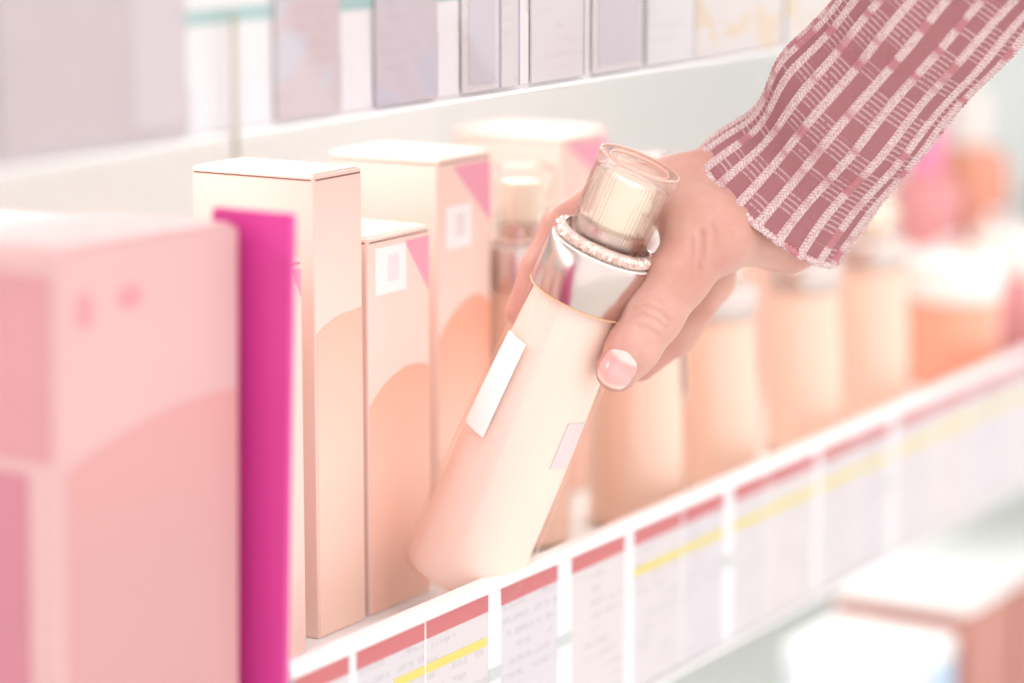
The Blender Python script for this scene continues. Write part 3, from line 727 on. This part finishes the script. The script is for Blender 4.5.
def rib_mat():
    m = new_mat('rib_yarn', (228, 204, 202), 0.85, spec=0.15, grain=0); T = NT(m); b = m.node_tree.nodes['Principled BSDF']
    tc = T.add('ShaderNodeTexCoord'); sp = T.add('ShaderNodeSeparateXYZ'); T.link(tc.outputs['UV'], sp.inputs[0])
    U, V = sp.outputs['X'], sp.outputs['Y']
    pan = T.math('FLOOR', U)
    cb = T.add('ShaderNodeCombineXYZ'); T.link(T.math('MULTIPLY', pan, 5.17), cb.inputs[0]); T.link(T.math('MULTIPLY', V, 1.15), cb.inputs[1])
    nz = T.add('ShaderNodeTexNoise'); nz.inputs['Scale'].default_value = 1.0; nz.inputs['Detail'].default_value = 1.5; T.link(cb.outputs[0], nz.inputs['Vector'])
    pk = T.ramp(nz.outputs['Fac'], [(0.55, (0, 0, 0, 1)), (0.64, (1, 1, 1, 1))])
    tw = T.math('SINE', T.math('ADD', T.math('MULTIPLY', V, 44), T.math('MULTIPLY', T.math('ABSOLUTE', T.math('SUBTRACT', T.math('FRACT', U), 0.5)), 16)))
    tw = T.math('ADD', T.math('MULTIPLY', tw, 0.5), 0.5)
    mo = T.add('ShaderNodeTexNoise'); mo.inputs['Scale'].default_value = 900; mo.inputs['Detail'].default_value = 2; T.link(tc.outputs['Object'], mo.inputs['Vector'])
    pk = T.math('MAXIMUM', pk, T.math('MULTIPLY', T.math('GREATER_THAN', mo.outputs['Fac'], 0.54), 0.45))
    col = T.mix(pk, srgb((230, 210, 208)), srgb((196, 132, 138)))
    T.link(T.mix(T.math('MULTIPLY', tw, 0.50), col, srgb((178, 122, 128))), b.inputs['Base Color'])
    return m
M['knit'] = knit_mat('knit_panel', (170, 106, 112), (216, 182, 182), (142, 82, 89))
M['rib'] = rib_mat()
NS, NT_ = 150, NR*8
v = []; f = []; uv = []
for i in range(NS+1):
    s = LEN*i/NS
    for k in range(NT_+1):
        u_ = k/8.0; th = 2*math.pi*u_/NR
        sag = -0.0010*math.sin(math.pi*(u_ % 1.0))**2
        v.append(sleeve_pt(s, th, sag)); uv.append((u_, s*100))
for i in range(NS):
    for k in range(NT_):
        a = i*(NT_+1)+k; f.append((a, a+1, a+NT_+2, a+NT_+1))
# inside layer, so the cloth has thickness
base_n = len(v)
for i in (0, 10, 40, NS):
    s = LEN*i/NS
    for k in range(NT_+1):
        u_ = k/8.0; v.append(sleeve_pt(s, 2*math.pi*u_/NR, -0.0024)); uv.append((u_, s*100))
for i in range(3):
    for k in range(NT_):
        a = base_n+i*(NT_+1)+k; f.append((a, a+NT_+1, a+NT_+2, a+1))
for k in range(NT_): f.append((k, base_n+k, base_n+k+1, k+1))
slv = mesh_obj('sleeve', v, f, M['knit'], hand, True, uv); slv['label'] = 'dusty pink ribbed knit sleeve with pale dashes'
# ribs: twin cords with stitches, one object each
def make_rib(j):
    v = []; f = []; uv = []; NL, NA = 330, 9
    for i in range(NL+1):
        s = -0.0008+(LEN+0.0006)*i/NL
        for k in range(NA):
            q = k/(NA-1)*2-1
            hgt = 0.0017*(1-q**4)*(0.72+0.28*abs(math.sin(math.pi*q)))+0.00035*(math.sin(s*2*math.pi/0.0021+(abs(q)*2.2)))*(1-q**2)
            wob = 0.025*math.sin(s*90+j*1.9)
            th = 2*math.pi*(j+q*0.185+wob)/NR
            v.append(sleeve_pt(max(s, -0.001), th, hgt-0.0004)); uv.append((j+0.02+0.96*(q+1)/2, s*100))
    for i in range(NL):
        for k in range(NA-1):
            a = i*NA+k; f.append((a, a+1, a+NA+1, a+NA))
    f.append(tuple(range(NA)))
    return mesh_obj('rib', v, f, M['rib'], slv, True, uv)
for j in range(NR): make_rib(j)
# hem: rolled edge of small stitches
v = []; f = []; uv = []; NH, NP = 420, 8
for i in range(NH):
    th = 2*math.pi*i/NH
    a, b, e = sleeve_r(0.0, th)
    for k in range(NP):
        ph = 2*math.pi*k/NP; rr = 0.0013+0.0003*math.sin(th*110)
        v.append(sleeve_pt(0.0003+rr*math.sin(ph), th, -0.0006+rr*math.cos(ph))); uv.append((0.1+0.8*((i/21.0) % 1)+int(i/21), 40+k*0.05+th*3))
for i in range(NH):
    for k in range(NP):
        f.append((i*NP+k, i*NP+(k+1) % NP, ((i+1) % NH)*NP+(k+1) % NP, ((i+1) % NH)*NP+k))
mesh_obj('hem', v, f, M['rib'], slv, True, uv)
